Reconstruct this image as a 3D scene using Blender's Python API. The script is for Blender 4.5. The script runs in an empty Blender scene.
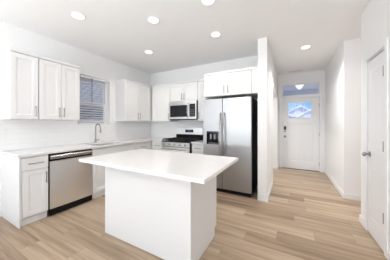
import bpy, bmesh, math, random
from mathutils import Vector, Matrix
random.seed(4)
S = bpy.context.scene
COL = S.collection

# ------------------------------------------------------------ camera
cam_data = bpy.data.cameras.new('camera')
cam = bpy.data.objects.new('camera', cam_data); COL.objects.link(cam)
cam.location = (0, 0, 1.297)
cam.rotation_euler = (math.radians(90), 0, math.radians(28.42))
cam_data.sensor_fit = 'HORIZONTAL'; cam_data.sensor_width = 36
cam_data.lens = 36 * 175.73 / 390
cam_data.shift_y = -6.15 / 390
cam_data.clip_start = 0.05; cam_data.clip_end = 200
S.camera = cam

# ------------------------------------------------------------ world, sun, area lights, exposure
S.view_settings.view_transform = 'Standard'
S.view_settings.look = 'None'
S.view_settings.gamma = 1
S.view_settings.use_curve_mapping = False
S.view_settings.exposure = 0.10

w = bpy.data.worlds.new('sky'); S.world = w; w.use_nodes = True
nt = w.node_tree; nt.nodes.clear()
wo = nt.nodes.new('ShaderNodeOutputWorld'); bg = nt.nodes.new('ShaderNodeBackground')
tc = nt.nodes.new('ShaderNodeTexCoord'); sx = nt.nodes.new('ShaderNodeSeparateXYZ')
cr = nt.nodes.new('ShaderNodeValToRGB')
cr.color_ramp.elements[0].position = 0.0; cr.color_ramp.elements[0].color = (0.50, 0.74, 1.0, 1)
cr.color_ramp.elements[1].position = 0.5; cr.color_ramp.elements[1].color = (0.12, 0.32, 0.80, 1)
e = cr.color_ramp.elements.new(0.12); e.color = (0.19, 0.48, 0.98, 1)
nt.links.new(tc.outputs['Generated'], sx.inputs[0]); nt.links.new(sx.outputs['Z'], cr.inputs[0])
nt.links.new(cr.outputs[0], bg.inputs['Color']); bg.inputs['Strength'].default_value = 1.0
nt.links.new(bg.outputs[0], wo.inputs['Surface'])

def light(name, kind, loc, rot, energy, color=(1, 1, 1), **kw):
    d = bpy.data.lights.new(name, kind); d.energy = energy; d.color = color
    for k, v in kw.items(): setattr(d, k, v)
    o = bpy.data.objects.new(name, d); COL.objects.link(o); o.location = loc; o.rotation_euler = rot
    return o
SUN_E = 4.0
light('sun', 'SUN', (0, 0, 12), Vector((-0.50, 0.42, -0.76)).to_track_quat('-Z', 'Y').to_euler(), SUN_E, (1, 0.95, 0.88), angle=0.01)
# daylight from the big windows behind the camera, plus added fill lamps inside the room:
# the level part comes straight from the sky, the tilted lamps are added fill aimed at the ceiling
DAY_AND_FILL = {'level': (1.5, (0.4, 0.7, 1)), 'up': (80, (0.95, 0.985, 1.0)), 'right': (32, (0.95, 0.98, 1.0)), 'left': (17, (0.9, 0.96, 1.0))}
CAN = {'kitchen': (3.3, (1, 0.93, 0.86)), 'hall': (13, (1, 0.99, 0.97)), 'corridor': (8, (1, 0.93, 0.94)), 'closet': (20, (0.93, 0.96, 1))}
for cx in (-2.55, -0.55):
    light('window_daylight', 'AREA', (cx, -3.36, 1.40), (math.radians(90), 0, 0), DAY_AND_FILL['level'][0], DAY_AND_FILL['level'][1],
          shape='RECTANGLE', size=1.7, size_y=2.0)
    light('window_ground_light', 'AREA', (cx, -2.9, 1.0), (math.radians(163), 0, 0), DAY_AND_FILL['up'][0], DAY_AND_FILL['up'][1],  # added lamp standing inside the room, aimed up to brighten the ceiling
          shape='RECTANGLE', size=1.7, size_y=1.0)

light('right_fill_light', 'AREA', (0.55, -1.6, 1.15), (math.radians(155), 0, math.radians(90)), DAY_AND_FILL['right'][0], DAY_AND_FILL['right'][1],  # added fill lamp, lifts the ceiling and the island's right side
      shape='RECTANGLE', size=1.8, size_y=0.9)
light('left_fill_light', 'AREA', (-3.25, -1.2, 1.15), (math.radians(155), 0, math.radians(-90)), DAY_AND_FILL['left'][0], DAY_AND_FILL['left'][1],  # added upward fill, brightens the ceiling from the left
      shape='RECTANGLE', size=2.0, size_y=0.9)

# ------------------------------------------------------------ materials
def principled(name, color, rough=0.5, metal=0.0, spec=0.5, **kw):
    m = bpy.data.materials.new(name); m.use_nodes = True
    b = m.node_tree.nodes['Principled BSDF']
    b.inputs['Base Color'].default_value = (*color, 1)
    b.inputs['Roughness'].default_value = rough
    b.inputs['Metallic'].default_value = metal
    b.inputs['Specular IOR Level'].default_value = spec
    for k, v in kw.items(): b.inputs[k].default_value = v
    return m
def N(m, t, **kw):
    n = m.node_tree.nodes.new(t)
    for k, v in kw.items(): setattr(n, k, v)
    return n
def L(m, a, b): m.node_tree.links.new(a, b)
def noise_var(m, color, amt=0.03, scale=6, stretch=(1, 1, 1), bump=0.0, bscale=None):
    """slight procedural variation of colour and surface"""
    b = m.node_tree.nodes['Principled BSDF']
    t = N(m, 'ShaderNodeTexCoord'); mp = N(m, 'ShaderNodeMapping'); mp.inputs['Scale'].default_value = stretch
    no = N(m, 'ShaderNodeTexNoise'); no.inputs['Scale'].default_value = scale; no.inputs['Detail'].default_value = 5
    L(m, t.outputs['Object'], mp.inputs[0]); L(m, mp.outputs[0], no.inputs['Vector'])
    mx = N(m, 'ShaderNodeMix', data_type='RGBA')
    mx.inputs['A'].default_value = (*[c * (1 - amt) for c in color], 1)
    mx.inputs['B'].default_value = (*[min(1, c * (1 + amt)) for c in color], 1)
    L(m, no.outputs['Fac'], mx.inputs['Factor']); L(m, mx.outputs['Result'], b.inputs['Base Color'])
    if bump:
        n2 = N(m, 'ShaderNodeTexNoise'); n2.inputs['Scale'].default_value = bscale or scale * 20
        L(m, mp.outputs[0], n2.inputs['Vector'])
        bp = N(m, 'ShaderNodeBump'); bp.inputs['Strength'].default_value = bump; bp.inputs['Distance'].default_value = 0.002
        L(m, n2.outputs['Fac'], bp.inputs['Height']); L(m, bp.outputs[0], b.inputs['Normal'])
    return m
def pmat(name, color, rough=0.5, metal=0.0, amt=0.02, scale=5, stretch=(1, 1, 1), bump=0, bscale=None, **kw):
    return noise_var(principled(name, color, rough, metal, **kw), color, amt, scale, stretch, bump, bscale)

WALLC = (0.925, 0.917, 0.908)
M = {}
M['wall'] = pmat('wall_paint', WALLC, 0.85, amt=0.01, bump=0.08, bscale=220)
M['ceiling'] = pmat('ceiling_paint', (0.94, 0.934, 0.926), 0.9, amt=0.01, bump=0.08, bscale=180)
M['trim'] = pmat('trim_paint', (0.90, 0.90, 0.90), 0.4, amt=0.01)
M['cab'] = pmat('cabinet_paint', (0.83, 0.822, 0.814), 0.38, amt=0.01)
M['door'] = pmat('door_paint', (0.88, 0.885, 0.89), 0.42, amt=0.01)
M['quartz'] = pmat('white_quartz', (0.845, 0.822, 0.806), 0.16, amt=0.025, scale=9)
M['steel'] = pmat('brushed_stainless', (0.90, 0.90, 0.895), 0.30, 1.0, amt=0.05, scale=60, stretch=(1, 1, 14), bump=0.02, bscale=300)
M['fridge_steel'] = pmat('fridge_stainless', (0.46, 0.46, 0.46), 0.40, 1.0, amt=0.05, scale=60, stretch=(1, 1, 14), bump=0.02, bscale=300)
M['range_steel'] = pmat('range_stainless', (0.62, 0.61, 0.60), 0.33, 1.0, amt=0.05, scale=60)
M['steel_h'] = pmat('polished_stainless', (0.50, 0.49, 0.48), 0.26, 1.0, amt=0.02, scale=30)
M['nickel'] = pmat('brushed_nickel', (0.34, 0.33, 0.315), 0.32, 1.0, amt=0.04, scale=40)
M['black'] = pmat('black_enamel', (0.008, 0.008, 0.009), 0.5, amt=0.1, spec=0.2)
M['blackglass'] = pmat('black_glass', (0.015, 0.016, 0.02), 0.06, amt=0.1)
M['iron'] = pmat('cast_iron', (0.012, 0.012, 0.013), 0.6, amt=0.2, scale=60, spec=0.3)
M['rubber'] = pmat('dark_plastic', (0.015, 0.015, 0.016), 0.5, amt=0.1, spec=0.25)
M['vinyl'] = pmat('white_vinyl', (0.86, 0.87, 0.89), 0.35, amt=0.01)
M['slat'] = pmat('white_slat', (0.88, 0.89, 0.92), 0.45, amt=0.01)
M['bronze'] = pmat('dark_bronze', (0.10, 0.09, 0.085), 0.4, 0.6, amt=0.1)
M['concrete'] = pmat('pale_concrete', (0.75, 0.74, 0.72), 0.9, amt=0.08, scale=3)
M['soffit'] = pmat('grey_soffit', (0.72, 0.64, 0.57), 0.7, amt=0.04, scale=2, stretch=(12, 1, 1))
M['roof'] = pmat('pale_shingles', (0.62, 0.62, 0.70), 0.85, amt=0.12, scale=9)
M['exttrim'] = pmat('white_fascia', (0.88, 0.88, 0.90), 0.5, amt=0.02)
M['extsiding'] = pmat('pale_lap_siding', (0.70, 0.68, 0.72), 0.7, amt=0.04, scale=4)
M['siding'] = pmat('slate_lap_siding', (0.36, 0.36, 0.44), 0.7, amt=0.06, scale=4)
M['post'] = pmat('brown_post', (0.20, 0.15, 0.11), 0.7, amt=0.1)
M['badge'] = pmat('grey_badge', (0.25, 0.25, 0.26), 0.3, 0.8, amt=0.05)

def emit(name, color, strength):
    m = bpy.data.materials.new(name); m.use_nodes = True; t = m.node_tree
    t.nodes.remove(t.nodes['Principled BSDF'])
    e = t.nodes.new('ShaderNodeEmission'); e.inputs[0].default_value = (*color, 1); e.inputs[1].default_value = strength
    no = t.nodes.new('ShaderNodeTexNoise'); no.inputs['Scale'].default_value = 3
    L(m, e.outputs[0], t.nodes['Material Output'].inputs[0]); return m
M['lens'] = emit('lit_lens', (1, 0.98, 0.95), 3.0)
M['porch_lit'] = emit('lit_porch_lamp', (1, 0.98, 0.95), 1.1)
M['digit'] = emit('display_digits', (0.5, 0.75, 1.0), 0.35)

def glass(name, tint=(1, 1, 1), grey=0.0):
    m = bpy.data.materials.new(name); m.use_nodes = True; t = m.node_tree
    t.nodes.remove(t.nodes['Principled BSDF'])
    tr = t.nodes.new('ShaderNodeBsdfTransparent'); tr.inputs[0].default_value = (*tint, 1)
    gl = t.nodes.new('ShaderNodeBsdfGlossy'); gl.inputs['Roughness'].default_value = 0.02
    fr = t.nodes.new('ShaderNodeFresnel'); fr.inputs[0].default_value = 1.45
    mx = t.nodes.new('ShaderNodeMixShader')
    L(m, fr.outputs[0], mx.inputs[0]); L(m, tr.outputs[0], mx.inputs[1]); L(m, gl.outputs[0], mx.inputs[2])
    L(m, mx.outputs[0], t.nodes['Material Output'].inputs[0]); return m
M['glass'] = glass('clear_glass', (0.95, 0.97, 1.0))
def screen_mat():
    m = bpy.data.materials.new('insect_screen'); m.use_nodes = True; t = m.node_tree
    b = t.nodes['Principled BSDF']; b.inputs['Base Color'].default_value = (0.35, 0.35, 0.38, 1); b.inputs['Roughness'].default_value = 0.8
    tr = t.nodes.new('ShaderNodeBsdfTransparent'); mx = t.nodes.new('ShaderNodeMixShader'); mx.inputs[0].default_value = 0.35
    L(m, tr.outputs[0], mx.inputs[1]); L(m, b.outputs[0], mx.inputs[2]); L(m, mx.outputs[0], t.nodes['Material Output'].inputs[0]); return m
M['screen'] = screen_mat()

def floor_mat():
    m = principled('oak_vinyl_plank', (0.5, 0.4, 0.3), 0.36, spec=0.4); b = m.node_tree.nodes['Principled BSDF']
    t = N(m, 'ShaderNodeTexCoord')
    br = N(m, 'ShaderNodeTexBrick'); br.offset = 0.37; br.offset_frequency = 1
    br.inputs['Scale'].default_value = 1; br.inputs['Brick Width'].default_value = 1.22; br.inputs['Row Height'].default_value = 0.18
    br.inputs['Mortar Size'].default_value = 0.0012; br.inputs['Mortar Smooth'].default_value = 0.3; br.inputs['Bias'].default_value = 0
    br.inputs['Color1'].default_value = (0, 0, 0, 1); br.inputs['Color2'].default_value = (1, 1, 1, 1); br.inputs['Mortar'].default_value = (0.5, 0.5, 0.5, 1)
    br.offset = 0.0
    s0 = N(m, 'ShaderNodeSeparateXYZ'); L(m, t.outputs['Object'], s0.inputs[0])
    dv = N(m, 'ShaderNodeMath', operation='DIVIDE'); dv.inputs[1].default_value = 0.18; L(m, s0.outputs['Y'], dv.inputs[0])
    fl = N(m, 'ShaderNodeMath', operation='FLOOR'); L(m, dv.outputs[0], fl.inputs[0])
    wn_ = N(m, 'ShaderNodeTexWhiteNoise', noise_dimensions='1D'); L(m, fl.outputs[0], wn_.inputs['W'])
    xo = N(m, 'ShaderNodeMath', operation='MULTIPLY_ADD'); xo.inputs[1].default_value = 1.22
    L(m, wn_.outputs['Value'], xo.inputs[0]); L(m, s0.outputs['X'], xo.inputs[2])
    cv = N(m, 'ShaderNodeCombineXYZ'); L(m, xo.outputs[0], cv.inputs['X']); L(m, s0.outputs['Y'], cv.inputs['Y'])
    L(m, cv.outputs[0], br.inputs['Vector'])
    # per-plank offset of the grain
    cmb = N(m, 'ShaderNodeVectorMath', operation='SCALE'); cmb.inputs['Scale'].default_value = 13.0
    L(m, br.outputs['Color'], cmb.inputs[0])
    mp = N(m, 'ShaderNodeMapping'); mp.inputs['Scale'].default_value = (0.55, 9, 1)
    L(m, t.outputs['Object'], mp.inputs[0])
    ad = N(m, 'ShaderNodeVectorMath', operation='ADD'); L(m, mp.outputs[0], ad.inputs[0]); L(m, cmb.outputs[0], ad.inputs[1])
    n1 = N(m, 'ShaderNodeTexNoise'); n1.inputs['Scale'].default_value = 1.6; n1.inputs['Detail'].default_value = 6; n1.inputs['Distortion'].default_value = 0.6
    L(m, ad.outputs[0], n1.inputs['Vector'])
    mp2 = N(m, 'ShaderNodeMapping'); mp2.inputs['Scale'].default_value = (2.0, 60, 1); L(m, t.outputs['Object'], mp2.inputs[0])
    ad2 = N(m, 'ShaderNodeVectorMath', operation='ADD'); L(m, mp2.outputs[0], ad2.inputs[0]); L(m, cmb.outputs[0], ad2.inputs[1])
    n2 = N(m, 'ShaderNodeTexNoise'); n2.inputs['Scale'].default_value = 1.5; n2.inputs['Detail'].default_value = 4
    L(m, ad2.outputs[0], n2.inputs['Vector'])
    r = N(m, 'ShaderNodeValToRGB'); cre = r.color_ramp
    cre.elements[0].position = 0.30; cre.elements[0].color = (0.205, 0.135, 0.082, 1)
    cre.elements[1].position = 0.72; cre.elements[1].color = (0.59, 0.46, 0.335, 1)
    k = cre.elements.new(0.5); k.color = (0.41, 0.298, 0.20, 1)
    # fac = noise*0.7 + fine*0.15 + plank tone*0.18
    a = N(m, 'ShaderNodeMath', operation='MULTIPLY'); a.inputs[1].default_value = 0.62; L(m, n1.outputs['Fac'], a.inputs[0])
    a2 = N(m, 'ShaderNodeMath', operation='MULTIPLY_ADD'); a2.inputs[1].default_value = 0.22; L(m, n2.outputs['Fac'], a2.inputs[0]); L(m, a.outputs[0], a2.inputs[2])
    sp = N(m, 'ShaderNodeSeparateColor'); L(m, br.outputs['Color'], sp.inputs[0])
    a3 = N(m, 'ShaderNodeMath', operation='MULTIPLY_ADD'); a3.inputs[1].default_value = 0.20; L(m, sp.outputs[0], a3.inputs[0]); L(m, a2.outputs[0], a3.inputs[2])
    L(m, a3.outputs[0], r.inputs[0])
    mx = N(m, 'ShaderNodeMix', data_type='RGBA', blend_type='MULTIPLY'); mx.inputs['B'].default_value = (0.55, 0.5, 0.45, 1)
    L(m, br.outputs['Fac'], mx.inputs['Factor']); L(m, r.outputs[0], mx.inputs['A']); L(m, mx.outputs['Result'], b.inputs['Base Color'])
    bp = N(m, 'ShaderNodeBump'); bp.inputs['Strength'].default_value = 0.12; bp.inputs['Distance'].default_value = 0.002
    L(m, n2.outputs['Fac'], bp.inputs['Height']); L(m, bp.outputs[0], b.inputs['Normal'])
    return m
M['floor'] = floor_mat()

def tile_mat(name, axis):
    """white glazed subway tile, courses along the wall"""
    m = principled(name, (0.82, 0.815, 0.80), 0.18); b = m.node_tree.nodes['Principled BSDF']
    t = N(m, 'ShaderNodeTexCoord'); sp = N(m, 'ShaderNodeSeparateXYZ'); cb = N(m, 'ShaderNodeCombineXYZ')
    L(m, t.outputs['Object'], sp.inputs[0]); L(m, sp.outputs[axis], cb.inputs['X']); L(m, sp.outputs['Z'], cb.inputs['Y'])
    br = N(m, 'ShaderNodeTexBrick'); br.inputs['Scale'].default_value = 1
    br.inputs['Brick Width'].default_value = 0.305; br.inputs['Row Height'].default_value = 0.0765
    br.inputs['Mortar Size'].default_value = 0.0016; br.inputs['Mortar Smooth'].default_value = 0.2
    br.inputs['Color1'].default_value = (0.93, 0.925, 0.915, 1); br.inputs['Color2'].default_value = (0.95, 0.945, 0.935, 1)
    br.inputs['Mortar'].default_value = (0.84, 0.83, 0.82, 1)
    L(m, cb.outputs[0], br.inputs['Vector']); L(m, br.outputs['Color'], b.inputs['Base Color'])
    inv = N(m, 'ShaderNodeMath', operation='SUBTRACT'); inv.inputs[0].default_value = 1; L(m, br.outputs['Fac'], inv.inputs[1])
    bp = N(m, 'ShaderNodeBump'); bp.inputs['Strength'].default_value = 0.4; bp.inputs['Distance'].default_value = 0.0015
    L(m, inv.outputs[0], bp.inputs['Height']); L(m, bp.outputs[0], b.inputs['Normal'])
    return m
M['tile_y'] = tile_mat('subway_tile_side', 'Y'); M['tile_x'] = tile_mat('subway_tile_back', 'X')

# ------------------------------------------------------------ mesh helpers
class MB:
    def __init__(s): s.v = []; s.f = []
    def box(s, x0, x1, y0, y1, z0, z1):
        if x0 > x1: x0, x1 = x1, x0
        if y0 > y1: y0, y1 = y1, y0
        n = len(s.v)
        s.v += [(x0,y0,z0),(x1,y0,z0),(x1,y1,z0),(x0,y1,z0),(x0,y0,z1),(x1,y0,z1),(x1,y1,z1),(x0,y1,z1)]
        s.f += [tuple(n+i for i in q) for q in ((0,3,2,1),(4,5,6,7),(0,1,5,4),(1,2,6,5),(2,3,7,6),(3,0,4,7))]
        return s
    def rings(s, x0, x1, z0, z1, prof, back=0.0):
        """rectangle facing -y; prof = [(inset, y)...] from outside in; last ring is filled"""
        n = len(s.v); k = 0
        for ins, y in [(0, back)] + list(prof):
            s.v += [(x0+ins,y,z0+ins),(x1-ins,y,z0+ins),(x1-ins,y,z1-ins),(x0+ins,y,z1-ins)]; k += 1
        s.f.append((n+3, n+2, n+1, n))
        for r in range(k-1):
            a = n+4*r; b = a+4
            for i in range(4):
                j = (i+1) % 4; s.f.append((a+i, a+j, b+j, b+i))
        a = n+4*(k-1); s.f.append((a, a+1, a+2, a+3))
        return s
    def tube(s, pts, rad, seg=12, closed=False):
        pts = [Vector(p) for p in pts]; n0 = len(s.v); m = len(pts)
        rads = rad if isinstance(rad, (list, tuple)) else [rad]*m
        up = None
        for i, p in enumerate(pts):
            if closed: t = (pts[(i+1) % m]-pts[i-1]).normalized()
            else: t = (pts[min(i+1, m-1)]-pts[max(i-1, 0)]).normalized()
            if up is None:
                up = Vector((0,0,1)) if abs(t.z) < 0.9 else Vector((1,0,0))
            u = (up - t*up.dot(t)).normalized(); vv = t.cross(u); up = u
            for k in range(seg):
                a = 2*math.pi*k/seg; s.v.append(tuple(p + (u*math.cos(a)+vv*math.sin(a))*rads[i]))
        rng = m if closed else m-1
        for i in range(rng):
            a = n0+i*seg; b = n0+((i+1) % m)*seg
            for k in range(seg):
                j = (k+1) % seg; s.f.append((a+k, a+j, b+j, b+k))
        if not closed:
            s.f.append(tuple(n0+k for k in reversed(range(seg)))); s.f.append(tuple(n0+(m-1)*seg+k for k in range(seg)))
        return s
    def cyl(s, a, b, r, seg=20, r2=None):
        return s.tube([a, b], [r, r if r2 is None else r2], seg)
    def lathe(s, c, axis, prof, seg=28):
        """prof = [(distance along axis, radius)...]"""
        c = Vector(c); ax = Vector(axis).normalized()
        return s.tube([c+ax*d for d, r in prof], [max(r, 1e-4) for d, r in prof], seg) if len(set(d for d, r in prof)) == len(prof) else s._lathe(c, ax, prof, seg)
    def _lathe(s, c, ax, prof, seg):
        u = Vector((0,0,1)) if abs(ax.z) < 0.9 else Vector((1,0,0)); u = (u-ax*u.dot(ax)).normalized(); v = ax.cross(u); n0 = len(s.v)
        for d, r in prof:
            for k in range(seg):
                a = 2*math.pi*k/seg; s.v.append(tuple(c+ax*d+(u*math.cos(a)+v*math.sin(a))*max(r,1e-4)))
        for i in range(len(prof)-1):
            a = n0+i*seg; b = a+seg
            for k in range(seg):
                j = (k+1) % seg; s.f.append((a+k, a+j, b+j, b+k))
        s.f.append(tuple(n0+k for k in reversed(range(seg)))); s.f.append(tuple(n0+(len(prof)-1)*seg+k for k in range(seg)))
        return s
    def prism(s, poly, axis, a0, a1):
        """poly of 2D points extruded along axis ('x': poly is (y,z); 'y': (x,z); 'z': (x,y))"""
        n = len(s.v); k = len(poly)
        for a in (a0, a1):
            for p, q in poly:
                s.v.append({'x': (a,p,q), 'y': (p,a,q), 'z': (p,q,a)}[axis])
        s.f.append(tuple(n+i for i in reversed(range(k)))); s.f.append(tuple(n+k+i for i in range(k)))
        for i in range(k):
            j = (i+1) % k; s.f.append((n+i, n+j, n+k+j, n+k+i))
        return s
    def build(s, name, mat, parent=None, bevel=0, smooth=False):
        me = bpy.data.meshes.new(name); me.from_pydata(s.v, [], s.f)
        bm = bmesh.new(); bm.from_mesh(me); bmesh.ops.recalc_face_normals(bm, faces=bm.faces); bm.to_mesh(me); bm.free()
        o = bpy.data.objects.new(name, me); COL.objects.link(o); me.materials.append(M[mat] if isinstance(mat, str) else mat)
        if parent: o.parent = parent
        if smooth:
            for p in me.polygons: p.use_smooth = True
            me.set_sharp_from_angle(angle=math.radians(40))
        if bevel:
            bv = o.modifiers.new('bevel', 'BEVEL'); bv.width = bevel; bv.segments = 2; bv.limit_method = 'ANGLE'; bv.angle_limit = math.radians(40)
        return o

def thing(name, label, cat, loc=(0,0,0), rotz=0, group=None):
    o = bpy.data.objects.new(name, None); COL.objects.link(o); o.empty_display_size = 0.1
    o.location = loc; o.rotation_euler = (0, 0, math.radians(rotz)); o['label'] = label; o['category'] = cat
    if group: o['group'] = group
    return o
def tag(o, label, cat, group=None):
    o['label'] = label; o['category'] = cat
    if group: o['group'] = group
    return o
def struct(o): o['kind'] = 'structure'; return o
def sempty(name, loc=(0,0,0), rotz=0):
    o = bpy.data.objects.new(name, None); COL.objects.link(o); o.location = loc; o.rotation_euler = (0,0,math.radians(rotz)); o['kind'] = 'structure'; return o
def copy_tree(o, parent=None):
    c = o.copy(); COL.objects.link(c)
    if parent: c.parent = parent
    for ch in list(o.children): copy_tree(ch, c)
    return c

# ------------------------------------------------------------ structure
XL, YB, XR = -3.56, 3.864, 0.825          # left wall, kitchen back wall, right wall
YA, YN, YF, H = 3.925, 3.093, 5.774, 2.74 # alcove far wall, near wall end, front door wall, ceiling
YR = -3.45                                # rear wall behind the camera
struct(MB().box(XL-0.2, 3.4, YR-0.15, YF+0.15, -0.08, 0).build('floor', 'floor'))
struct(MB().box(XL-0.2, 3.4, YR-0.15, YF+0.15, H, H+0.12).build('ceiling', 'ceiling'))
# left wall with window opening
WY0, WY1, WZ0, WZ1 = 1.87, 2.565, 1.272, 2.262
m = MB()
m.box(XL-0.15, XL, YR, -2.3, 0, H).box(XL-0.15, XL, -0.1, WY0, 0, H).box(XL-0.15, XL, -2.3, -0.1, 0, 0.4).box(XL-0.15, XL, -2.3, -0.1, 2.42, H).box(XL-0.15, XL, WY1, YB+0.12, 0, H).box(XL-0.15, XL, WY0, WY1, 0, WZ0).box(XL-0.15, XL, WY0, WY1, WZ1, H)
struct(m.build('wall_left', 'wall'))
struct(MB().box(XL, -0.485, YB, YB+0.12, 0, H).build('wall_back', 'wall'))
# wall between refrigerator and hall, with the cased opening further back
OY0, OY1, OZ = 4.03, 5.58, 2.06
m = MB().box(-0.485, -0.335, 3.137, OY0, 0, H).box(-0.485, -0.335, OY1, YF, 0, H).box(-0.485, -0.335, OY0, OY1, OZ, H)
struct(m.build('wall_hall', 'wall'))
m = MB().box(-2.3, -2.2, YB+0.12, YF, 0, H)
struct(m.build('wall_closet', 'wall'))
# front wall with door and transom opening
DX0, DX1 = -0.225, 0.727
m = MB().box(-2.3, DX0, YF, YF+0.14, 0, H).box(DX1, 1.0, YF, YF+0.14, 0, H).box(DX0, DX1, YF, YF+0.14, 2.455, H)
struct(m.build('wall_front', 'wall'))
struct(MB().box(XR, XR+0.12, YA, YF, 0, H).build('wall_right', 'wall'))
struct(MB().box(XR+0.12, 3.3, YA, YA+0.12, 0, H).build('wall_alcove', 'wall'))
struct(MB().box(3.18, 3.3, YN-0.12, YA, 0, H).build('wall_alcove_end', 'wall'))
NY0, NY1, NZ = 2.400, 2.862, 2.062     # closet door opening on the near right wall
m = MB().box(XR, XR+0.12, YR, -2.6, 0, H).box(XR, XR+0.12, -0.6, NY0, 0, H).box(XR, XR+0.12, -2.6, -0.6, 0, 0.4).box(XR, XR+0.12, -2.6, -0.6, 2.42, H).box(XR, XR+0.12, NY1, YN, 0, H).box(XR, XR+0.12, NY0, NY1, NZ, H)
m.box(XR+0.12, 3.18, YN-0.12, YN, 0, H)
struct(m.build('wall_right_near', 'wall'))
# rear wall with two big windows
m = MB(); xs = [(-3.4, -1.7), (-1.4, 0.3)]
m.box(XL, -3.4, YR-0.12, YR, 0, H).box(-1.7, -1.4, YR-0.12, YR, 0, H).box(0.3, XR, YR-0.12, YR, 0, H)
for a, b in xs: m.box(a, b, YR-0.12, YR, 0, 0.38).box(a, b, YR-0.12, YR, 2.42, H)
struct(m.build('wall_rear', 'wall'))
def frame_rect(m, x0, x1, z0, z1, y0, y1, t):
    m.box(x0, x1, y0, y1, z0, z0+t).box(x0, x1, y0, y1, z1-t, z1).box(x0, x0+t, y0, y1, z0+t, z1-t).box(x1-t, x1, y0, y1, z0+t, z1-t); return m
for i, (a, b) in enumerate(xs):
    wn = sempty('window_%d' % (i+2), ((a+b)/2, YR, 0.38))
    hw = (b-a)/2-0.002
    m = MB(); frame_rect(m, -hw, hw, 0.002, 2.038, -0.09, -0.03, 0.05); m.box(-0.03, 0.03, -0.09, -0.03, 0.052, 1.988)
    m.build('window_frame', 'vinyl', wn)
    MB().box(-hw+0.05, -0.03, -0.062, -0.058, 0.052, 1.988).box(0.03, hw-0.05, -0.062, -0.058, 0.052, 1.988).build('pane', 'glass', wn)

wn = sempty('window_5', (XL, -2.3, 0.4), 90)  # unseen window, added to go with the left fill lamp
m = MB(); frame_rect(m, 0.002, 2.198, 0.002, 2.018, 0.06, 0.12, 0.05); m.box(1.07, 1.13, 0.06, 0.12, 0.052, 1.968)
m.build('window_frame', 'vinyl', wn)
MB().box(0.052, 1.07, 0.088, 0.092, 0.052, 1.968).box(1.13, 2.148, 0.088, 0.092, 0.052, 1.968).build('pane', 'glass', wn)
# baseboards
BH, BT = 0.095, 0.014
def base(name, x0, x1, y0, y1):
    struct(MB().box(x0, x1, y0, y1, 0.0, BH).build(name, 'trim', bevel=0.003))
base('baseboard_left', XL, XL+BT, YR, 0.872)
base('baseboard_hall_end', -0.485-0.0, -0.335+BT, 3.137-BT, 3.137)
base('baseboard_hall_side', -0.335, -0.335+BT, 3.137, OY0-0.06)
base('baseboard_front', -2.2, DX0-0.075, YF-BT, YF)
base('baseboard_right', XR-BT, XR, YA-BT, YF)
base('baseboard_alcove', XR, 3.18, YA-BT, YA)
base('baseboard_near_end', XR-BT, XR, NY1+0.065, YN+BT)
wn = sempty('window_6', (XR, -0.6, 0.4), -90)  # unseen window, put in for light on the island's right side
m = MB(); frame_rect(m, 0.002, 1.998, 0.002, 2.018, 0.04, 0.10, 0.05); m.box(0.97, 1.03, 0.04, 0.10, 0.052, 1.968)
m.build('window_frame', 'vinyl', wn)
MB().box(0.052, 0.97, 0.068, 0.072, 0.052, 1.968).box(1.03, 1.948, 0.068, 0.072, 0.052, 1.968).build('pane', 'glass', wn)
base('baseboard_near', XR-BT, XR, YR, NY0-0.065)

# ------------------------------------------------------------ kitchen window (in the left wall)
wn = sempty('window_1', (XL, WY0, WZ0), 90)       # local x -> +Y, local -y -> +X
W_, Hh = WY1-WY0, WZ1-WZ0
g = 0.002
m = MB(); frame_rect(m, g, W_-g, g, Hh-g, 0.085, 0.148, 0.055); m.build('window_frame', 'vinyl', wn, bevel=0.003)
mz = 0.43
m = MB(); frame_rect(m, 0.056, W_-0.056, mz-0.012, Hh-0.056, 0.118, 0.142, 0.042)
up = m.build('upper_sash', 'vinyl', wn, bevel=0.002)
MB().box(0.099, W_-0.099, 0.129, 0.132, mz+0.031, Hh-0.099).build('pane', 'glass', up)
m = MB(); frame_rect(m, 0.056, W_-0.056, 0.056, mz+0.04, 0.090, 0.115, 0.042); m.box(0.098, W_-0.098, 0.090, 0.115, mz-0.03, mz+0.005)
lo = m.build('lower_sash', 'vinyl', wn, bevel=0.002)
MB().box(0.099, W_-0.099, 0.101, 0.104, 0.099, mz-0.031).build('pane', 'glass', lo)
MB().box(0.06, W_-0.06, 0.1445, 0.1455, 0.06, mz).build('insect_screen', 'screen', wn)
MB().box(-0.0, W_, 0.0-0.012, 0.083, -0.0005, 0.016).build('window_sill', 'trim', wn, bevel=0.003)

# blind inside the window recess
bl = thing('window_blind', 'white horizontal-slat blind hanging open in the kitchen window', 'blind', (XL, WY0, WZ0), 90)
MB().box(0.008, W_-0.100, 0.025, 0.075, Hh-0.045, Hh-0.004).build('head_rail', 'slat', bl, bevel=0.003)
n = 19; zt = Hh-0.070; zb = 0.060
for i in range(n):
    zz = zt-(zt-zb)*i/(n-1)
    m = MB(); pr_ = []
    for k in range(7):
        u = -0.0245+0.049*k/6; pr_.append((0.050+u*0.87, zz+0.003*(1-(u/0.0245)**2)-u*0.50))
    m.prism(pr_ + [(p, q-0.0030) for p, q in reversed(pr_)], 'x', 0.014, W_-0.105)
    m.build('slat', 'slat', bl)
MB().box(0.012, W_-0.103, 0.026, 0.074, 0.018, 0.038).build('bottom_rail', 'slat', bl, bevel=0.003)
MB().cyl((0.295, 0.014, Hh-0.03), (0.295, 0.014, 0.46), 0.005, 8).build('tilt_wand', 'rubber', bl, smooth=True)

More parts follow.
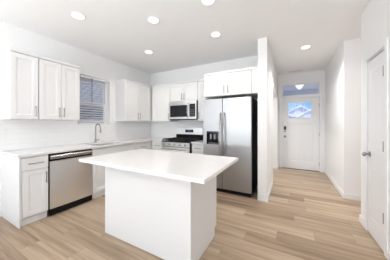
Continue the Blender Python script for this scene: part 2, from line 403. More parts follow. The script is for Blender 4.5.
# ------------------------------------------------------------ front door with transom
def panel_door(parent, name, w_, h_, t, panels, mat, holes=()):
    """door slab facing -y (front at y=0, back at y=t); panels/holes as (x0,x1,z0,z1)"""
    xs_ = sorted({0, w_} | {p[0] for p in panels+list(holes)} | {p[1] for p in panels+list(holes)})
    zs_ = sorted({0, h_} | {p[2] for p in panels+list(holes)} | {p[3] for p in panels+list(holes)})
    m = MB()
    for i in range(len(xs_)-1):
        for j in range(len(zs_)-1):
            cx, cz = (xs_[i]+xs_[i+1])/2, (zs_[j]+zs_[j+1])/2
            inside = [p for p in panels+list(holes) if p[0] < cx < p[1] and p[2] < cz < p[3]]
            if inside: continue
            m.box(xs_[i], xs_[i+1], 0, t, zs_[j], zs_[j+1])
    for p in panels:
        m.rings(p[0], p[1], p[2], p[3], [(0, 0.0), (0.010, 0.005), (0.022, 0.005), (0.034, 0.002)], back=t)
    return m.build(name, mat, parent)

d1 = sempty('door_1', (-0.195, YF, 0.012))
DW_, DH = 0.893, 2.022
zc = 0.012
slab = panel_door(d1, 'door_slab', DW_, DH, 0.045,
    [(0.13, 0.43, 0.22, 1.30), (0.463, 0.763, 0.22, 1.30)], 'door', holes=[(0.145, 0.72, 1.44, 1.90)])
slab.location.y = 0.03
# glazing frame with three lites
m = MB(); frame_rect(m, 0.137, 0.728, 1.432, 1.908, 0.018, 0.050, 0.022)
for xx in (0.333, 0.532): m.box(xx-0.009, xx+0.009, 0.020, 0.048, 1.454, 1.886)
lf = m.build('lite_frame', 'door', d1, bevel=0.002)
MB().box(0.159, 0.706, 0.040, 0.044, 1.454, 1.886).build('pane', 'glass', lf)
# lock, knob, hinges, threshold
MB().box(0.035, 0.091, 0.006, 0.03, 1.105, 1.215).build('keypad_lock', 'rubber', d1, bevel=0.008)
MB().lathe((0.062, 0.03, 1.065), (0, -1, 0), [(0, 0.026), (0.008, 0.026), (0.012, 0.016), (0.018, 0.016)], 20).build('deadbolt_plate', 'nickel', d1, smooth=True)
MB().lathe((0.062, 0.03, 0.915), (0, -1, 0), [(0, 0.033), (0.006, 0.033), (0.012, 0.012), (0.032, 0.012), (0.040, 0.024), (0.052, 0.029), (0.064, 0.024), (0.068, 0.008)], 24).build('door_knob', 'nickel', d1, smooth=True)
for zz in (0.20, 1.0, 1.80): MB().cyl((DW_+0.004, 0.024, zz-0.05), (DW_+0.004, 0.024, zz+0.05), 0.007, 10).build('hinge', 'nickel', d1, smooth=True)
MB().box(-0.028, DW_+0.027, 0.0, 0.139, -0.0115, -0.003).build('threshold', 'bronze', d1)
# frame between door and transom, jambs, casing
fr = sempty('trim_1', (0, YF, 0))
m = MB(); a, b = DX0+0.002, DX1-0.002
m.box(a, -0.200, 0.0, 0.138, 0.001, 2.453).box(0.702, b, 0.0, 0.138, 0.001, 2.453)
m.box(-0.200, 0.702, 0.0, 0.138, 2.040, 2.108).box(-0.200, 0.702, 0.0, 0.138, 2.432, 2.453)
m.build('jamb', 'trim', fr)
m = MB()
m.box(-0.285, -0.205, -0.018, -0.0005, 0.001, 2.530).box(0.706, 0.786, -0.018, -0.0005, 0.001, 2.530).box(-0.205, 0.706, -0.018, -0.0005, 2.445, 2.530)
m.build('casing', 'trim', fr, bevel=0.004)
tr = sempty('window_4', (-0.2, YF, 2.108))
m = MB(); frame_rect(m, 0.001, 0.901, 0.001, 0.322, 0.03, 0.075, 0.016); m.build('window_frame', 'trim', tr, bevel=0.002)
MB().box(0.017, 0.885, 0.050, 0.054, 0.017, 0.306).build('pane', 'glass', tr)

# cased opening in hall wall
co = sempty('trim_2', (-0.335, 0, 0))
m = MB()
m.box(0.0005, 0.018, OY0-0.055, OY0, 0.001, OZ+0.065).box(0.0005, 0.018, OY1, OY1+0.075, 0.001, OZ+0.065).box(0.0005, 0.022, OY0, OY1, OZ, OZ+0.075)
m.build('casing', 'trim', co, bevel=0.003)

# closet door on the near right wall: faces -X; local x -> +Y mirrored, so rotate -90 (local -y -> -X, local x -> -Y)
d2 = sempty('door_2', (XR, NY1, 0.006), -90)
w2 = NY1-NY0
m = MB(); m.box(0, 0.012, 0.0, 0.118, 0, NZ-0.008).box(w2-0.012, w2, 0.0, 0.118, 0, NZ-0.008).box(0.012, w2-0.012, 0.0, 0.118, NZ-0.02, NZ-0.008)
m.box(0.012, w2-0.012, 0.06, 0.118, 0.0, NZ-0.02)
m.build('jamb', 'trim', d2)
pw = w2-0.036
sl = panel_door(d2, 'door_slab', pw, NZ-0.050, 0.035, [(0.078, pw-0.078, 0.20, 0.80), (0.078, pw-0.078, 1.03, NZ-0.17)], 'door')
sl.location = (0.018, -0.002, 0.010)
MB().lathe((0.075, -0.002, 0.937), (0, -1, 0), [(0, 0.031), (0.006, 0.031), (0.012, 0.011), (0.034, 0.011), (0.042, 0.024), (0.054, 0.029), (0.066, 0.023), (0.070, 0.008)], 24).build('door_knob', 'nickel', d2, smooth=True)
for zz in (0.355, 1.066, 1.815): 
    MB().cyl((w2-0.015, -0.010, zz-0.052), (w2-0.015, -0.010, zz+0.052), 0.0085, 10).build('hinge', 'nickel', d2, smooth=True)
m = MB(); c_ = 0.06
m.box(-c_, 0.004, -0.016, -0.0005, 0, NZ+c_-0.006).box(w2-0.004, w2+c_, -0.016, -0.0005, 0, NZ+c_-0.006).box(0.004, w2-0.004, -0.016, -0.0005, NZ-0.012, NZ+c_-0.006)
m.build('casing', 'trim', d2, bevel=0.004)

# ------------------------------------------------------------ backsplash tile
m = MB()
z0, z1 = 0.9145, 1.357
m.box(XL+0.0005, XL+0.009, 0.862, WY0, z0, z1).box(XL+0.0005, XL+0.009, WY0, WY1, z0, WZ0-0.002).box(XL+0.0005, XL+0.009, WY1, YB-0.010, z0, z1)
tag(m.build('tile_backsplash', 'tile_y'), 'white subway tile backsplash on the left wall under the window', 'backsplash')
tag(MB().box(XL+0.010, -1.53, YB-0.009, YB-0.0005, z0, z1).build('tile_backsplash', 'tile_x'), 'white subway tile backsplash on the back wall behind the range', 'backsplash')

# ------------------------------------------------------------ cabinets (local frame: front faces -y)
DT = 0.020
SH = [(0, -DT+0.002), (0.002, -DT), (0.056, -DT), (0.060, -DT+0.003), (0.066, -DT+0.003), (0.070, -DT+0.007)]
SLAB = [(0, -DT+0.002), (0.002, -DT)]
SHD = [(0, -DT+0.002), (0.002, -DT), (0.030, -DT), (0.034, -DT+0.005)]
def pull(parent, x, z, length, vertical=True, y=-DT):
    m = MB(); h2 = length/2; e_ = h2-0.018; out = y-0.028
    if vertical:
        m.tube([(x, out, z-h2), (x, out, z+h2)], 0.006, 10)
        for s_ in (-e_, e_): m.tube([(x, y, z+s_), (x, out, z+s_)], 0.0045, 8)
    else:
        m.tube([(x-h2, out, z), (x+h2, out, z)], 0.006, 10)
        for s_ in (-e_, e_): m.tube([(x+s_, y, z), (x+s_, out, z)], 0.0045, 8)
    return m.build('handle', 'nickel', parent, smooth=True)
def cab_door(parent, x0, x1, z0, z1, hx=None, hz=None, prof=SH):
    d = MB().rings(x0, x1, z0, z1, prof).build('door', 'cab', parent)
    if hx is not None: pull(d, hx, hz, 0.15)
    return d
def drawer(parent, x0, x1, z0, z1, handle=True):
    d = MB().rings(x0, x1, z0, z1, SHD).build('drawer', 'cab', parent)
    if handle: pull(d, (x0+x1)/2, (z0+z1)/2, min(0.16, (x1-x0)*0.6), False)
    return d
def base_cab(label, loc, rot, w_, spec, group, toe=0.025, depth=0.598):
    t = thing('base_cabinet', label, 'cabinet', loc, rot, group)
    MB().box(0.0005, w_-0.0005, 0, depth, 0.10, 0.883).build('body', 'cab', t)
    MB().box(0.0005, w_-0.0005, toe, toe+0.015, 0.001, 0.0995).build('toe_kick', 'cab', t)
    for s_ in spec: s_(t, w_)
    return t
def upper_cab(label, loc, rot, w_, z0, z1, doors, group, depth=0.323, hz=None, crown=True):
    """doors = list of (x0,x1,handle x or None)"""
    t = thing('wall_cabinet', label, 'cabinet', (loc[0], loc[1], z0), rot, group)
    hh = z1-z0
    MB().box(0.0005, w_-0.0005, 0, depth, 0, hh).build('body', 'cab', t)
    for x0, x1, hx in doors: cab_door(t, x0, x1, 0.008, hh-0.045, hx, hz if hz is not None else 0.12)
    if crown: MB().prism([(0.0, hh-0.038), (-0.022, hh-0.036), (-0.030, hh-0.004), (-0.030, hh), (0.0, hh)], 'x', 0.0005, w_-0.0005).build('crown_molding', 'cab', t)
    return t

GB, GU = 'white base cabinets', 'white shaker wall cabinets'
FX = XL+0.60       # left run body face
# --- left run base units
def d_plus_door(t, w_):
    drawer(t, 0.022, w_-0.004, 0.705, 0.865); cab_door(t, 0.022, w_-0.004, 0.108, 0.692, w_-0.034, 0.575)
c = base_cab('narrow white base cabinet left of the dishwasher, at the open end', (FX, 0.874, 0), 90, 0.301, [d_plus_door], GB)
MB().box(-0.0, 0.014, -0.018, 0.598, 0.001, 0.883).build('end_panel', 'cab', c)
# remove overlap between body and end panel
c.children[0].scale.x = 0.285/0.301; c.children[0].location.x = 0.0150
c.children[1].scale.x = 0.285/0.301; c.children[1].location.x = 0.0150
def sink_front(t, w_):
    MB().rings(0.004, w_-0.004, 0.705, 0.865, SHD).build('false_front', 'cab', t)
    cab_door(t, 0.004, w_/2-0.002, 0.108, 0.692, w_/2-0.034, 0.575); cab_door(t, w_/2+0.002, w_-0.004, 0.108, 0.692, w_/2+0.034, 0.575)
t = thing('base_cabinet', 'white sink base cabinet right of the dishwasher, below the window', 'cabinet', (FX, 1.793, 0), 90, GB)
w_ = 0.905
m = MB().box(0.0005, 0.018, 0, 0.598, 0.10, 0.883).box(w_-0.018, w_-0.0005, 0, 0.598, 0.10, 0.883).box(0.018, w_-0.018, 0, 0.018, 0.10, 0.883).box(0.018, w_-0.018, 0.018, 0.598, 0.10, 0.118)
m.build('body', 'cab', t)
MB().box(0.0005, w_-0.0005, 0.025, 0.040, 0.001, 0.0995).build('toe_kick', 'cab', t)
sink_front(t, w_)
def dd(t, w_):
    drawer(t, 0.004, w_-0.004, 0.705, 0.865); cab_door(t, 0.004, w_-0.004, 0.108, 0.692, w_-0.034, 0.575)
def dd_c(t, w_):
    drawer(t, 0.004, 0.50, 0.705, 0.865); cab_door(t, 0.004, 0.50, 0.108, 0.692, 0.466, 0.575)
base_cab('white corner base cabinet on the left run, behind the island', (FX, 2.700, 0), 90, 1.163, [dd_c], GB)
# --- back run base units
BY = YB-0.60
base_cab('narrow white base cabinet between the corner and the range', (FX+0.003, BY, 0), 0, 0.368, [lambda t, w_: (drawer(t, 0.03, w_-0.004, 0.705, 0.865), cab_door(t, 0.03, w_-0.004, 0.108, 0.692, 0.06, 0.575))], GB)
base_cab('narrow white base cabinet between range and refrigerator', (-1.836, BY, 0), 0, 0.303,
         [lambda t, w_: [drawer(t, 0.004, w_-0.004, a_, b_) for a_, b_ in ((0.705, 0.865), (0.41, 0.692), (0.108, 0.397))]], GB)

# --- countertops
CZ0, CZ1 = 0.884, 0.914
SX0, SX1, SY0, SY1 = -3.38, -3.00, 1.87, 2.47       # sink cut-out
m = MB(); ex = XL+0.645
m.box(XL, ex, 0.856, SY0, CZ0, CZ1).box(XL, SX0, SY0, SY1, CZ0, CZ1).box(SX1, ex, SY0, SY1, CZ0, CZ1).box(XL, ex, SY1, YB, CZ0, CZ1)
m.box(ex, -2.588, YB-0.645, YB, CZ0, CZ1)
tag(m.build('kitchen_countertop', 'quartz'), 'long L-shaped white quartz countertop along the left wall and corner', 'countertop')
tag(MB().box(-1.836, -1.533, YB-0.645, YB, CZ0, CZ1).build('kitchen_countertop', 'quartz'), 'short white countertop piece between range and refrigerator', 'countertop')
# sink
t = thing('kitchen_sink', 'undermount stainless sink set in the countertop under the window', 'sink', ((SX0+SX1)/2, (SY0+SY1)/2, 0.70))
hx, hy = (SX1-SX0)/2, (SY1-SY0)/2; th = 0.004; zt = CZ0-0.70-0.0005
m = MB().box(-hx-0.01, hx+0.01, -hy-0.01, hy+0.01, 0, th)
m.box(-hx-0.01, -hx, -hy-0.01, hy+0.01, th, zt).box(hx, hx+0.01, -hy-0.01, hy+0.01, th, zt).box(-hx, hx, -hy-0.01, -hy, th, zt).box(-hx, hx, hy, hy+0.01, th, zt)
m.build('basin', 'steel', t)
MB().lathe((0, 0, th), (0, 0, 1), [(0.0, 0.045), (0.003, 0.045), (0.0031, 0.03), (0.001, 0.028)], 24).build('drain', 'steel_h', t, smooth=True)
# faucet
t = thing('kitchen_faucet', 'tall brushed nickel gooseneck faucet behind the sink', 'faucet', (-3.455, 2.165, CZ1))
MB().lathe((0, 0, 0), (0, 0, 1), [(0, 0.027), (0.006, 0.027), (0.010, 0.019), (0.075, 0.017), (0.080, 0.013)], 20).build('base', 'nickel', t, smooth=True)
R_ = 0.078
pts = [(0, 0, 0.078), (0, 0, 0.16), (0, 0, 0.30)]
for k in range(1, 13):
    a = math.pi*k/12*0.96; pts.append((R_*(1-math.cos(a)), 0, 0.30+R_*math.sin(a)))
pts.append((pts[-1][0]+0.003, 0, 0.275))
MB().tube(pts, 0.011, 14).build('spout', 'nickel', t, smooth=True)
MB().cyl((pts[-1][0], 0, 0.277), (pts[-1][0]+0.004, 0, 0.205), 0.014, 16, 0.017).build('spray_head', 'nickel', t, smooth=True)
MB().tube([(0, 0.014, 0.05), (0, 0.035, 0.052), (0.004, 0.085, 0.066)], [0.012, 0.009, 0.006], 12).build('lever', 'nickel', t, smooth=True)

# --- wall cabinets
UX = XL+0.325; UY = YB-0.325; UZ0, UZ1 = 1.358, 2.295
upper_cab('single-door white wall cabinet, the leftmost, at the open end', (UX, 0.866), 90, 0.300, UZ0, UZ1, [(0.003, 0.295, 0.262)], GU)
upper_cab('double-door white wall cabinet left of the window', (UX, 1.168), 90, 0.570, UZ0, UZ1, [(0.004, 0.283, 0.253), (0.287, 0.566, 0.317)], GU)
upper_cab('double-door white wall cabinet right of the window, running into the corner', (UX, 2.700), 90, 1.163, UZ0, UZ1, [(0.004, 0.376, 0.346), (0.380, 0.790, 0.410)], GU, hz=0.125)
upper_cab('single-door white wall cabinet between corner and microwave', (UX+0.032, UY), 0, 0.600, UZ0, UZ1, [(0.030, 0.596, 0.566)], GU, hz=0.125)
upper_cab('short double-door white wall cabinet above the microwave', (-2.602, UY), 0, 0.764, 1.832, UZ1, [(0.004, 0.380, 0.345), (0.384, 0.760, 0.419)], GU, hz=0.105)
upper_cab('narrow white wall cabinet between microwave and refrigerator', (-1.836, UY), 0, 0.303, UZ0, UZ1, [(0.004, 0.299, 0.035)], GU)
t = upper_cab('deep double-door white cabinet above the refrigerator', (-1.531, 3.215), 0, 1.044, 1.835, UZ1, [(0.010, 0.466, 0.432), (0.470, 0.930, 0.506)], GU, depth=0.648, hz=0.115)
MB().box(0.936, 1.043, -0.019, -0.0005, 0.001, 0.42).build('filler_strip', 'cab', t)

# ------------------------------------------------------------ dishwasher
t = thing('dishwasher', 'stainless steel dishwasher under the left countertop', 'dishwasher', (FX, 1.178, 0), 90)
w_ = 0.612
MB().box(0.003, w_-0.003, 0.0, 0.575, 0.10, 0.881).build('tub', 'black', t)
pl = []
for k in range(17):
    u = k/16; pl.append((0.012+(w_-0.022)*u, -0.020-0.010*(1-(2*u-1)**2)))
m = MB().prism(pl+[(w_-0.010, -0.0005), (0.012, -0.0005)], 'z', 0.105, 0.772)
m.build('door', 'steel', t, smooth=True)
m = MB().prism([(-0.026, 0.796), (-0.036, 0.800), (-0.040, 0.835), (-0.030, 0.853), (-0.0005, 0.853), (-0.0005, 0.796)], 'x', 0.012, w_-0.010)
m.build('handle_bar', 'steel_h', t, bevel=0.002)
MB().box(0.012, w_-0.010, -0.010, -0.0005, 0.773, 0.795).build('pocket', 'black', t)
MB().box(0.012, w_-0.010, -0.022, -0.0005, 0.854, 0.872).build('control_panel', 'blackglass', t)
MB().box(0.003, w_-0.003, -0.014, -0.0005, 0.012, 0.100).build('toe_kick', 'black', t)
for xx in (0.05, w_-0.05): MB().cyl((xx, 0.05, 0.0), (xx, 0.05, 0.10), 0.015, 12).build('foot', 'rubber', t, smooth=True)

# ------------------------------------------------------------ gas range
RX0, RX1 = -2.582, -1.842
t = thing('gas_range', 'freestanding stainless gas range with black cast iron grates', 'range', (RX0, 3.175, 0))
w_ = RX1-RX0; dp = 0.675
MB().box(0.002, w_-0.002, 0.0, dp, 0.06, 0.895).build('body', 'black', t)
MB().box(0.001, w_-0.001, -0.022, 0.575, 0.8955, 0.912).build('cooktop', 'black', t, bevel=0.004)
# control panel
m = MB().prism([(-0.0005, 0.795), (-0.030, 0.798), (-0.024, 0.893), (-0.0005, 0.893)], 'x', 0.001, w_-0.001)
cp = m.build('control_panel', 'range_steel', t)
for k in range(5):
    xx = 0.10+k*(w_-0.20)/4
    kb = MB().lathe((xx, -0.0275, 0.845), (0, -1, 0.05), [(0, 0.024), (0.004, 0.024), (0.006, 0.019), (0.026, 0.016), (0.029, 0.012)], 20).build('knob', 'steel_h', t, smooth=True)
# oven door
od = MB().box(0.004, w_-0.004, -0.034, -0.0005, 0.245, 0.785).build('oven_door', 'steel', t, bevel=0.004)
MB().box(0.13, w_-0.13, -0.0375, -0.0345, 0.36, 0.67).build('oven_window', 'blackglass', od)
m = MB().tube([(0.06, -0.075, 0.745), (w_-0.06, -0.075, 0.745)], 0.012, 14)
for xx in (0.08, w_-0.08): m.tube([(xx, -0.034, 0.745), (xx, -0.073, 0.745)], 0.009, 10)
m.build('handle', 'steel_h', od, smooth=True)
MB().box(0.004, w_-0.004, -0.030, -0.0005, 0.065, 0.235).build('drawer', 'steel', t, bevel=0.004)
for xx in (0.05, w_-0.05):
    for yy in (0.05, dp-0.05): MB().cyl((xx, yy, 0), (xx, yy, 0.06), 0.018, 12).build('foot', 'rubber', t, smooth=True)
# burners and grates
for bx_, by_, br_ in ((0.17, 0.12, 0.05), (0.17, 0.38, 0.04), (w_/2, 0.25, 0.055), (w_-0.17, 0.12, 0.045), (w_-0.17, 0.38, 0.04)):
    b_ = MB().lathe((bx_, by_, 0.9125), (0, 0, 1), [(0, br_), (0.008, br_), (0.010, br_*0.8), (0.016, br_*0.8), (0.0185, br_*0.6)], 20).build('burner', 'iron', t, smooth=True)
for gi in range(3):
    gx0 = 0.02+gi*(w_-0.04)/3+0.003; gx1 = 0.02+(gi+1)*(w_-0.04)/3-0.003; gz0, gz1 = 0.940, 0.958
    m = MB(); q = 0.014
    m.box(gx0, gx1, 0.0, q, gz0, gz1).box(gx0, gx1, 0.54-q, 0.54, gz0, gz1).box(gx0, gx0+q, q, 0.54-q, gz0, gz1).box(gx1-q, gx1, q, 0.54-q, gz0, gz1)
    mid = (gx0+gx1)/2
    m.box(mid-q/2, mid+q/2, q, 0.54-q, gz0, gz1+0.004)
    for yy in (0.12, 0.25, 0.38):
        m.box(gx0+q, mid-q/2, yy-q/2, yy+q/2, gz0, gz1+0.004).box(mid+q/2, gx1-q, yy-q/2, yy+q/2, gz0, gz1+0.004)
    for xx in (gx0, gx1-q):
        for yy in (0.0, 0.54-q): m.box(xx, xx+q, yy, yy+q, 0.9125, gz0)
    m.build('grate', 'iron', t)
# backguard
MB().box(0.001, w_-0.001, 0.578, dp, 0.896, 1.034).build('rear_vent', 'black', t)
bgd = MB().prism([(0.585, 1.035), (0.592, 1.195), (dp, 1.200), (dp, 1.035)], 'x', 0.001, w_-0.001).build('backguard', 'steel', t, bevel=0.005)
MB().prism([(0.583, 1.085), (0.586, 1.155), (0.591, 1.155), (0.588, 1.085)], 'x', 0.27, 0.50).build('display', 'blackglass', bgd)
m = MB()
for k in range(4): m.box(0.335+k*0.03, 0.350+k*0.03, 0.5825, 0.5845, 1.112, 1.130)
m.build('display_digits', 'digit', bgd)

# ------------------------------------------------------------ microwave (over the range)
t = thing('microwave_oven', 'stainless over-the-range microwave with black window and control panel', 'microwave', (-2.602, 3.454, 1.398))
w_ = 0.762; hh = 0.430
MB().box(0.001, w_-0.001, 0.022, 0.409, 0.0, hh).build('body', 'black', t)
dr = MB(); x1 = 0.575
frame_rect(dr, 0.002, x1, 0.012, hh-0.045, 0.0, 0.0215, 0.055)
dr.box(0.057, x1-0.055, 0.006, 0.0215, 0.067, hh-0.100)
drr = dr.build('door', 'steel', t, bevel=0.002)
MB().box(0.050, x1-0.050, -0.002, 0.0055, 0.062, hh-0.095).build('window', 'blackglass', drr, bevel=0.002)
pts = [(x1-0.022, -0.002-0.038*math.sin(math.pi*k/10)**0.6 if 0 < k < 10 else 0.002, 0.035+(hh-0.10)*k/10) for k in range(11)]
MB().tube(pts, 0.011, 12).build('handle', 'steel_h', drr, smooth=True)
MB().box(x1+0.004, w_-0.002, 0.0, 0.0215, 0.012, hh-0.045).build('control_panel', 'steel', t, bevel=0.002)
k_ = MB().box(x1+0.016, w_-0.024, -0.0035, -0.0002, 0.062, hh-0.075).build('keypad', 'blackglass', t)
for a_ in range(4):
    for b_ in range(3): MB().box(x1+0.036+b_*0.038, x1+0.056+b_*0.038, -0.0048, -0.0036, 0.09+a_*0.04, 0.104+a_*0.04).build('button', 'badge', k_)
MB().box(0.002, w_-0.002, 0.002, 0.0215, hh-0.043, hh-0.001).build('vent_grille', 'steel', t, bevel=0.002)
MB().box(0.05, 0.22, 0.02, 0.20, -0.012, -0.0005).build('lamp_cover', 'rubber', t)

# ------------------------------------------------------------ refrigerator
FRX0, FRX1 = -1.515, -0.590
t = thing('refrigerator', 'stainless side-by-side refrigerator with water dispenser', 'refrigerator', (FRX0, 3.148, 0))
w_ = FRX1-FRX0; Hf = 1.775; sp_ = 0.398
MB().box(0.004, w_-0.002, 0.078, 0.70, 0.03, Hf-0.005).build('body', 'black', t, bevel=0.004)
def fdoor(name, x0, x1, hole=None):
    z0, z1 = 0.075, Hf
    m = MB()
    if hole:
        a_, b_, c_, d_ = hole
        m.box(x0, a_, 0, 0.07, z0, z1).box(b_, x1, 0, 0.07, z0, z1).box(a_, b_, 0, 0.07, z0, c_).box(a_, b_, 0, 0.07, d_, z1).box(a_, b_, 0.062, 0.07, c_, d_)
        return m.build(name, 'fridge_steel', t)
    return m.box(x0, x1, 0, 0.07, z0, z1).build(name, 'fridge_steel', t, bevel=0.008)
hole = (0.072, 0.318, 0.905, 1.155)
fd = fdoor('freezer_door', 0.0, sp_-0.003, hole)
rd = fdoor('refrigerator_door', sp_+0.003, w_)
dm = MB()
a_, b_, c_, d_ = hole
dm.box(a_, a_+0.006, -0.003, 0.0615, c_, d_).box(b_-0.006, b_, -0.003, 0.0615, c_, d_).box(a_+0.006, b_-0.006, -0.003, 0.0615, d_-0.055, d_).box(a_+0.006, b_-0.006, -0.008, 0.0615, c_, c_+0.014)
dm.box(a_+0.006, b_-0.006, 0.055, 0.0615, c_+0.014, d_-0.055)
ds = dm.build('dispenser', 'blackglass', fd)
for a0 in (0.135, 0.215): MB().box(a0, a0+0.03, 0.02, 0.05, 1.00, 1.099).build('dispenser_lever', 'badge', ds)
MB().box(0.10, 0.29, 0.004, 0.052, c_+0.0145, c_+0.020).build('drip_tray', 'badge', ds)
def fhandle(door, x):
    zA, zB = 0.56, 1.50; pts = [(x, 0.0, zA-0.0), (x, -0.030, zA+0.012)]
    for k in range(1, 12):
        u = k/12; pts.append((x, -0.040-0.030*math.sin(math.pi*u), zA+0.012+(zB-zA-0.024)*u))
    pts += [(x, -0.030, zB-0.012), (x, 0.0, zB)]
    MB().tube(pts, 0.0125, 14).build('handle', 'steel_h', door, smooth=True)
fhandle(fd, sp_-0.040); fhandle(rd, sp_+0.044)
m = MB().box(0.01, w_-0.01, 0.02, 0.077, 0.012, 0.068)
m.build('bottom_grille', 'black', t)
for xx in (0.05, w_-0.05):
    MB().cyl((xx, 0.05, 0), (xx, 0.05, 0.012), 0.02, 12).build('foot', 'rubber', t, smooth=True)
    MB().cyl((xx, 0.64, 0), (xx, 0.64, 0.03), 0.02, 12).build('foot', 'rubber', t, smooth=True)
for xx in (0.03, w_-0.11): MB().box(xx, xx+0.08, 0.015, 0.13, Hf+0.001, Hf+0.018).build('hinge_cover', 'rubber', t, bevel=0.003)

# ------------------------------------------------------------ island
IX0, IX1, IY0, IY1 = -1.945, -0.765, 1.335, 1.945
t = thing('kitchen_island', 'white panelled island base standing in the middle of the floor', 'island', ((IX0+IX1)/2, (IY0+IY1)/2, 0), 180)
hx, hy = (IX1-IX0)/2, (IY1-IY0)/2
MB().box(-hx+0.02, hx-0.02, -hy+0.02, hy-0.02, 0.10, 0.883).build('body', 'cab', t)
MB().box(-hx, hx, hy-0.019, hy, 0.001, 0.883).build('back_panel', 'cab', t, bevel=0.001)
for x0 in (-hx, hx-0.019):
    MB().prism([(-hy+0.05, 0.001), (hy-0.0195, 0.001), (hy-0.0195, 0.883), (-hy, 0.883), (-hy, 0.10), (-hy+0.05, 0.10)], 'x', x0, x0+0.019).build('side_panel', 'cab', t)
MB().box(-hx+0.0195, hx-0.0195, -hy+0.05, -hy+0.065, 0.001, 0.099).build('toe_kick', 'cab', t)
for k in range(3):
    x0 = -hx+0.024+k*(2*hx-0.048)/3; x1 = x0+(2*hx-0.048)/3-0.004
    d = MB().rings(x0, x1, 0.705, 0.865, SHD).build('drawer', 'cab', t); pull(d, (x0+x1)/2, 0.785, 0.16, False); d.location.y = -hy+0.0195
    d = MB().rings(x0, x1, 0.108, 0.692, SH).build('door', 'cab', t); pull(d, x1-0.034, 0.575, 0.15); d.location.y = -hy+0.0195
tag(MB().box(-2.035, -0.515, 1.085, 1.985, CZ0, CZ1).build('island_countertop', 'quartz', bevel=0.002), 'large white quartz slab on top of the island', 'countertop')

# ------------------------------------------------------------ recessed ceiling lights
cans = [(-2.483, 1.32, 'recessed ceiling light above the dishwasher, leftmost of all'),
        (-1.666, 1.867, 'recessed ceiling light over the left part of the island'),
        (-0.841, 1.873, 'recessed ceiling light cut off by the top of the frame'),
        (-1.053, 2.646, 'recessed ceiling light in front of the refrigerator'),
        (-2.491, 2.654, 'recessed ceiling light nearest the cabinet corner, the smallest looking'),
        (0.254, 3.889, 'recessed ceiling light in the hall before the front door')]
first = None
for x, y, lab in cans:
    if first is None:
        t = thing('ceiling_light', lab, 'ceiling light', (x, y, H), 0, 'recessed ceiling lights'); first = t
        MB()._lathe(Vector((0, 0, 0)), Vector((0, 0, -1)), [(0.0005, 0.088), (0.005, 0.087), (0.009, 0.078), (0.009, 0.070), (0.0085, 0.069)], 40).build('trim_ring', 'trim', t, smooth=True)
        MB().lathe((0, 0, -0.0088), (0, 0, -1), [(0, 0.069), (0.0015, 0.067), (0.003, 0.052)], 36).build('lens', 'lens', t, smooth=True)
    else:
        t = copy_tree(first); t.location = (x, y, H); t['label'] = lab
    ce = CAN['hall' if x > 0 else 'kitchen']; sp = 125 if x > 0 else 150
    light('can_light', 'AREA', (x, y, H-0.02), (0, 0, 0), ce[0]*(0.30 if x < -2 and y < 2 else 1.5 if 2 < y < 3 else 0.7 if y < 2 else 1), ce[1], shape='DISK', size=0.15, spread=math.radians(sp))
for x, y, lab in ((2.0, 3.5, 'added recessed ceiling light, out of view in the side corridor right of the hall'), (-1.3, 4.9, 'added recessed ceiling light, out of view in the closet left of the hall')):  # two unseen lamps added to brighten the hall
    t = copy_tree(first); t.location = (x, y, H)
    t['label'] = lab
    ce = CAN['corridor' if x > 1 else 'closet']
    light('can_light', 'AREA', (x, y, H-0.02), (0, 0, 0), ce[0], ce[1], shape='DISK', size=0.15, spread=math.radians(150))
# ceiling register in the hall
t = thing('ceiling_vent', 'white rectangular air register in the hall ceiling', 'vent', (0.128, 5.50, H))
m = MB(); m.box(-0.17, 0.17, -0.07, -0.045, -0.008, -0.0005).box(-0.17, 0.17, 0.045, 0.07, -0.008, -0.0005).box(-0.17, -0.14, -0.045, 0.045, -0.008, -0.0005).box(0.14, 0.17, -0.045, 0.045, -0.008, -0.0005).box(-0.012, 0.012, -0.045, 0.045, -0.008, -0.0005)
m.build('frame', 'trim', t)
MB().box(-0.14, -0.012, -0.045, 0.045, -0.002, -0.0005).box(0.012, 0.14, -0.045, 0.045, -0.002, -0.0005).build('duct_shade', 'rubber', t)  # dark plates painted in for the shade inside the duct
m = MB()
for k in range(2):
    yy = -0.015+k*0.030
    for a_, b_ in ((-0.14, -0.012), (0.012, 0.14)): m.box(a_, b_, yy-0.002, yy+0.002, -0.008, -0.0022)
m.build('louvers', 'trim', t)

# ------------------------------------------------------------ outside
struct(MB().box(-60, 60, YF+0.152, 70, -0.35, -0.15).box(-60, XL-0.2, -30, YF+0.152, -0.35, -0.15).build('ground', 'concrete'))
# porch
struct(MB().box(-2.0, 2.5, YF+0.152, 8.6, -0.15, -0.02).build('porch_slab', 'concrete'))
t = thing('porch_roof', 'grey porch ceiling seen through the transom above the front door', 'porch', (0.2, YF+0.145, 2.70))
MB().box(-2.2, 2.3, 0.0, 2.9, 0.0, 0.12).build('soffit', 'soffit', t)
MB().box(-2.2, 2.3, 2.62, 2.78, -0.20, -0.0005).build('beam', 'extsiding', t)
tag(MB().lathe((0.30, 7.4, 2.699), (0, 0, -1), [(0, 0.13), (0.03, 0.13), (0.07, 0.10), (0.13, 0.06), (0.16, 0.02)], 24).build('porch_lamp', 'porch_lit', smooth=True), 'white lamp on the porch ceiling seen through the transom', 'lamp')
tag(MB().box(1.02, 1.16, 8.55, 8.69, -0.02, 2.499).build('porch_post', 'post'), 'brown porch post glimpsed at the right of the transom', 'post')
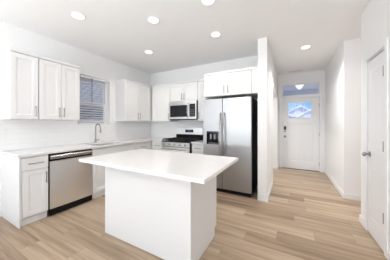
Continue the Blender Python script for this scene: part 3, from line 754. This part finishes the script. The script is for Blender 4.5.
# house across the street
def gable(m, cx, y, half, ze, pitch, dep):
    zr = ze+half*pitch
    m.prism([(cx-half, -0.15), (cx+half, -0.15), (cx+half, ze), (cx, zr), (cx-half, ze)], 'y', y, y+dep); return zr
t = thing('neighbor_house', 'pale gabled house across the street seen through the door window', 'house', (0, 40, -0.15))
def gable_house(cx, y, half, ze, pitch, dep):
    m = MB(); gable(m, cx, y, half, ze, pitch, dep); o = m.build('wall', 'extsiding', t)
    zr = ze+half*pitch; ov = 0.35; th = 0.22
    m = MB()
    for s_ in (-1, 1):
        m.prism([(cx, zr+0.001), (cx, zr+th), (cx+s_*(half+ov), ze-ov*pitch+th), (cx+s_*(half+ov), ze-ov*pitch+0.001)], 'y', y-0.3, y+dep)
    m.build('roof', 'roof', t)
    m = MB()
    for s_ in (-1, 1):
        m.prism([(cx, zr-0.02), (cx, zr+th+0.02), (cx+s_*(half+ov), ze-ov*pitch+th+0.02), (cx+s_*(half+ov), ze-ov*pitch-0.10)], 'y', y-0.36, y-0.302)
    m.build('barge_board', 'exttrim', t)
    m = MB()
    z_ = 0.1
    while z_ < zr-0.3:
        hw = half if z_ < ze else (zr-z_)/pitch
        m.prism([(y-0.001, z_), (y-0.025, z_), (y-0.001, z_+0.17)], 'x', cx-hw+0.1, cx+hw-0.1); z_ += 0.18
    m.build('lap_boards', 'extsiding', t)
gable_house(1.70, 0, 5.0, 2.05, 0.56, 9)
gable_house(3.3, -3.0, 2.3, 2.65, 0.56, 2.9)
gable_house(-0.9, -3.0, 1.6, 2.60, 0.56, 2.9)
# neighbour's side wall outside the kitchen window
t = thing('neighbor_wall', 'slate lap-sided neighbouring house seen through the kitchen window', 'house', (-7.2, 4.0, -0.15))
MB().box(-0.3, -0.03, -6, 7, 0, 5.5).build('wall', 'siding', t)
m = MB()
for k in range(53):
    z_ = 0.02+k*0.102; m.prism([(-0.0295, z_), (0.0, z_), (-0.018, z_+0.101), (-0.0295, z_+0.101)], 'y', -6, 7)
m.build('lap_boards', 'siding', t)
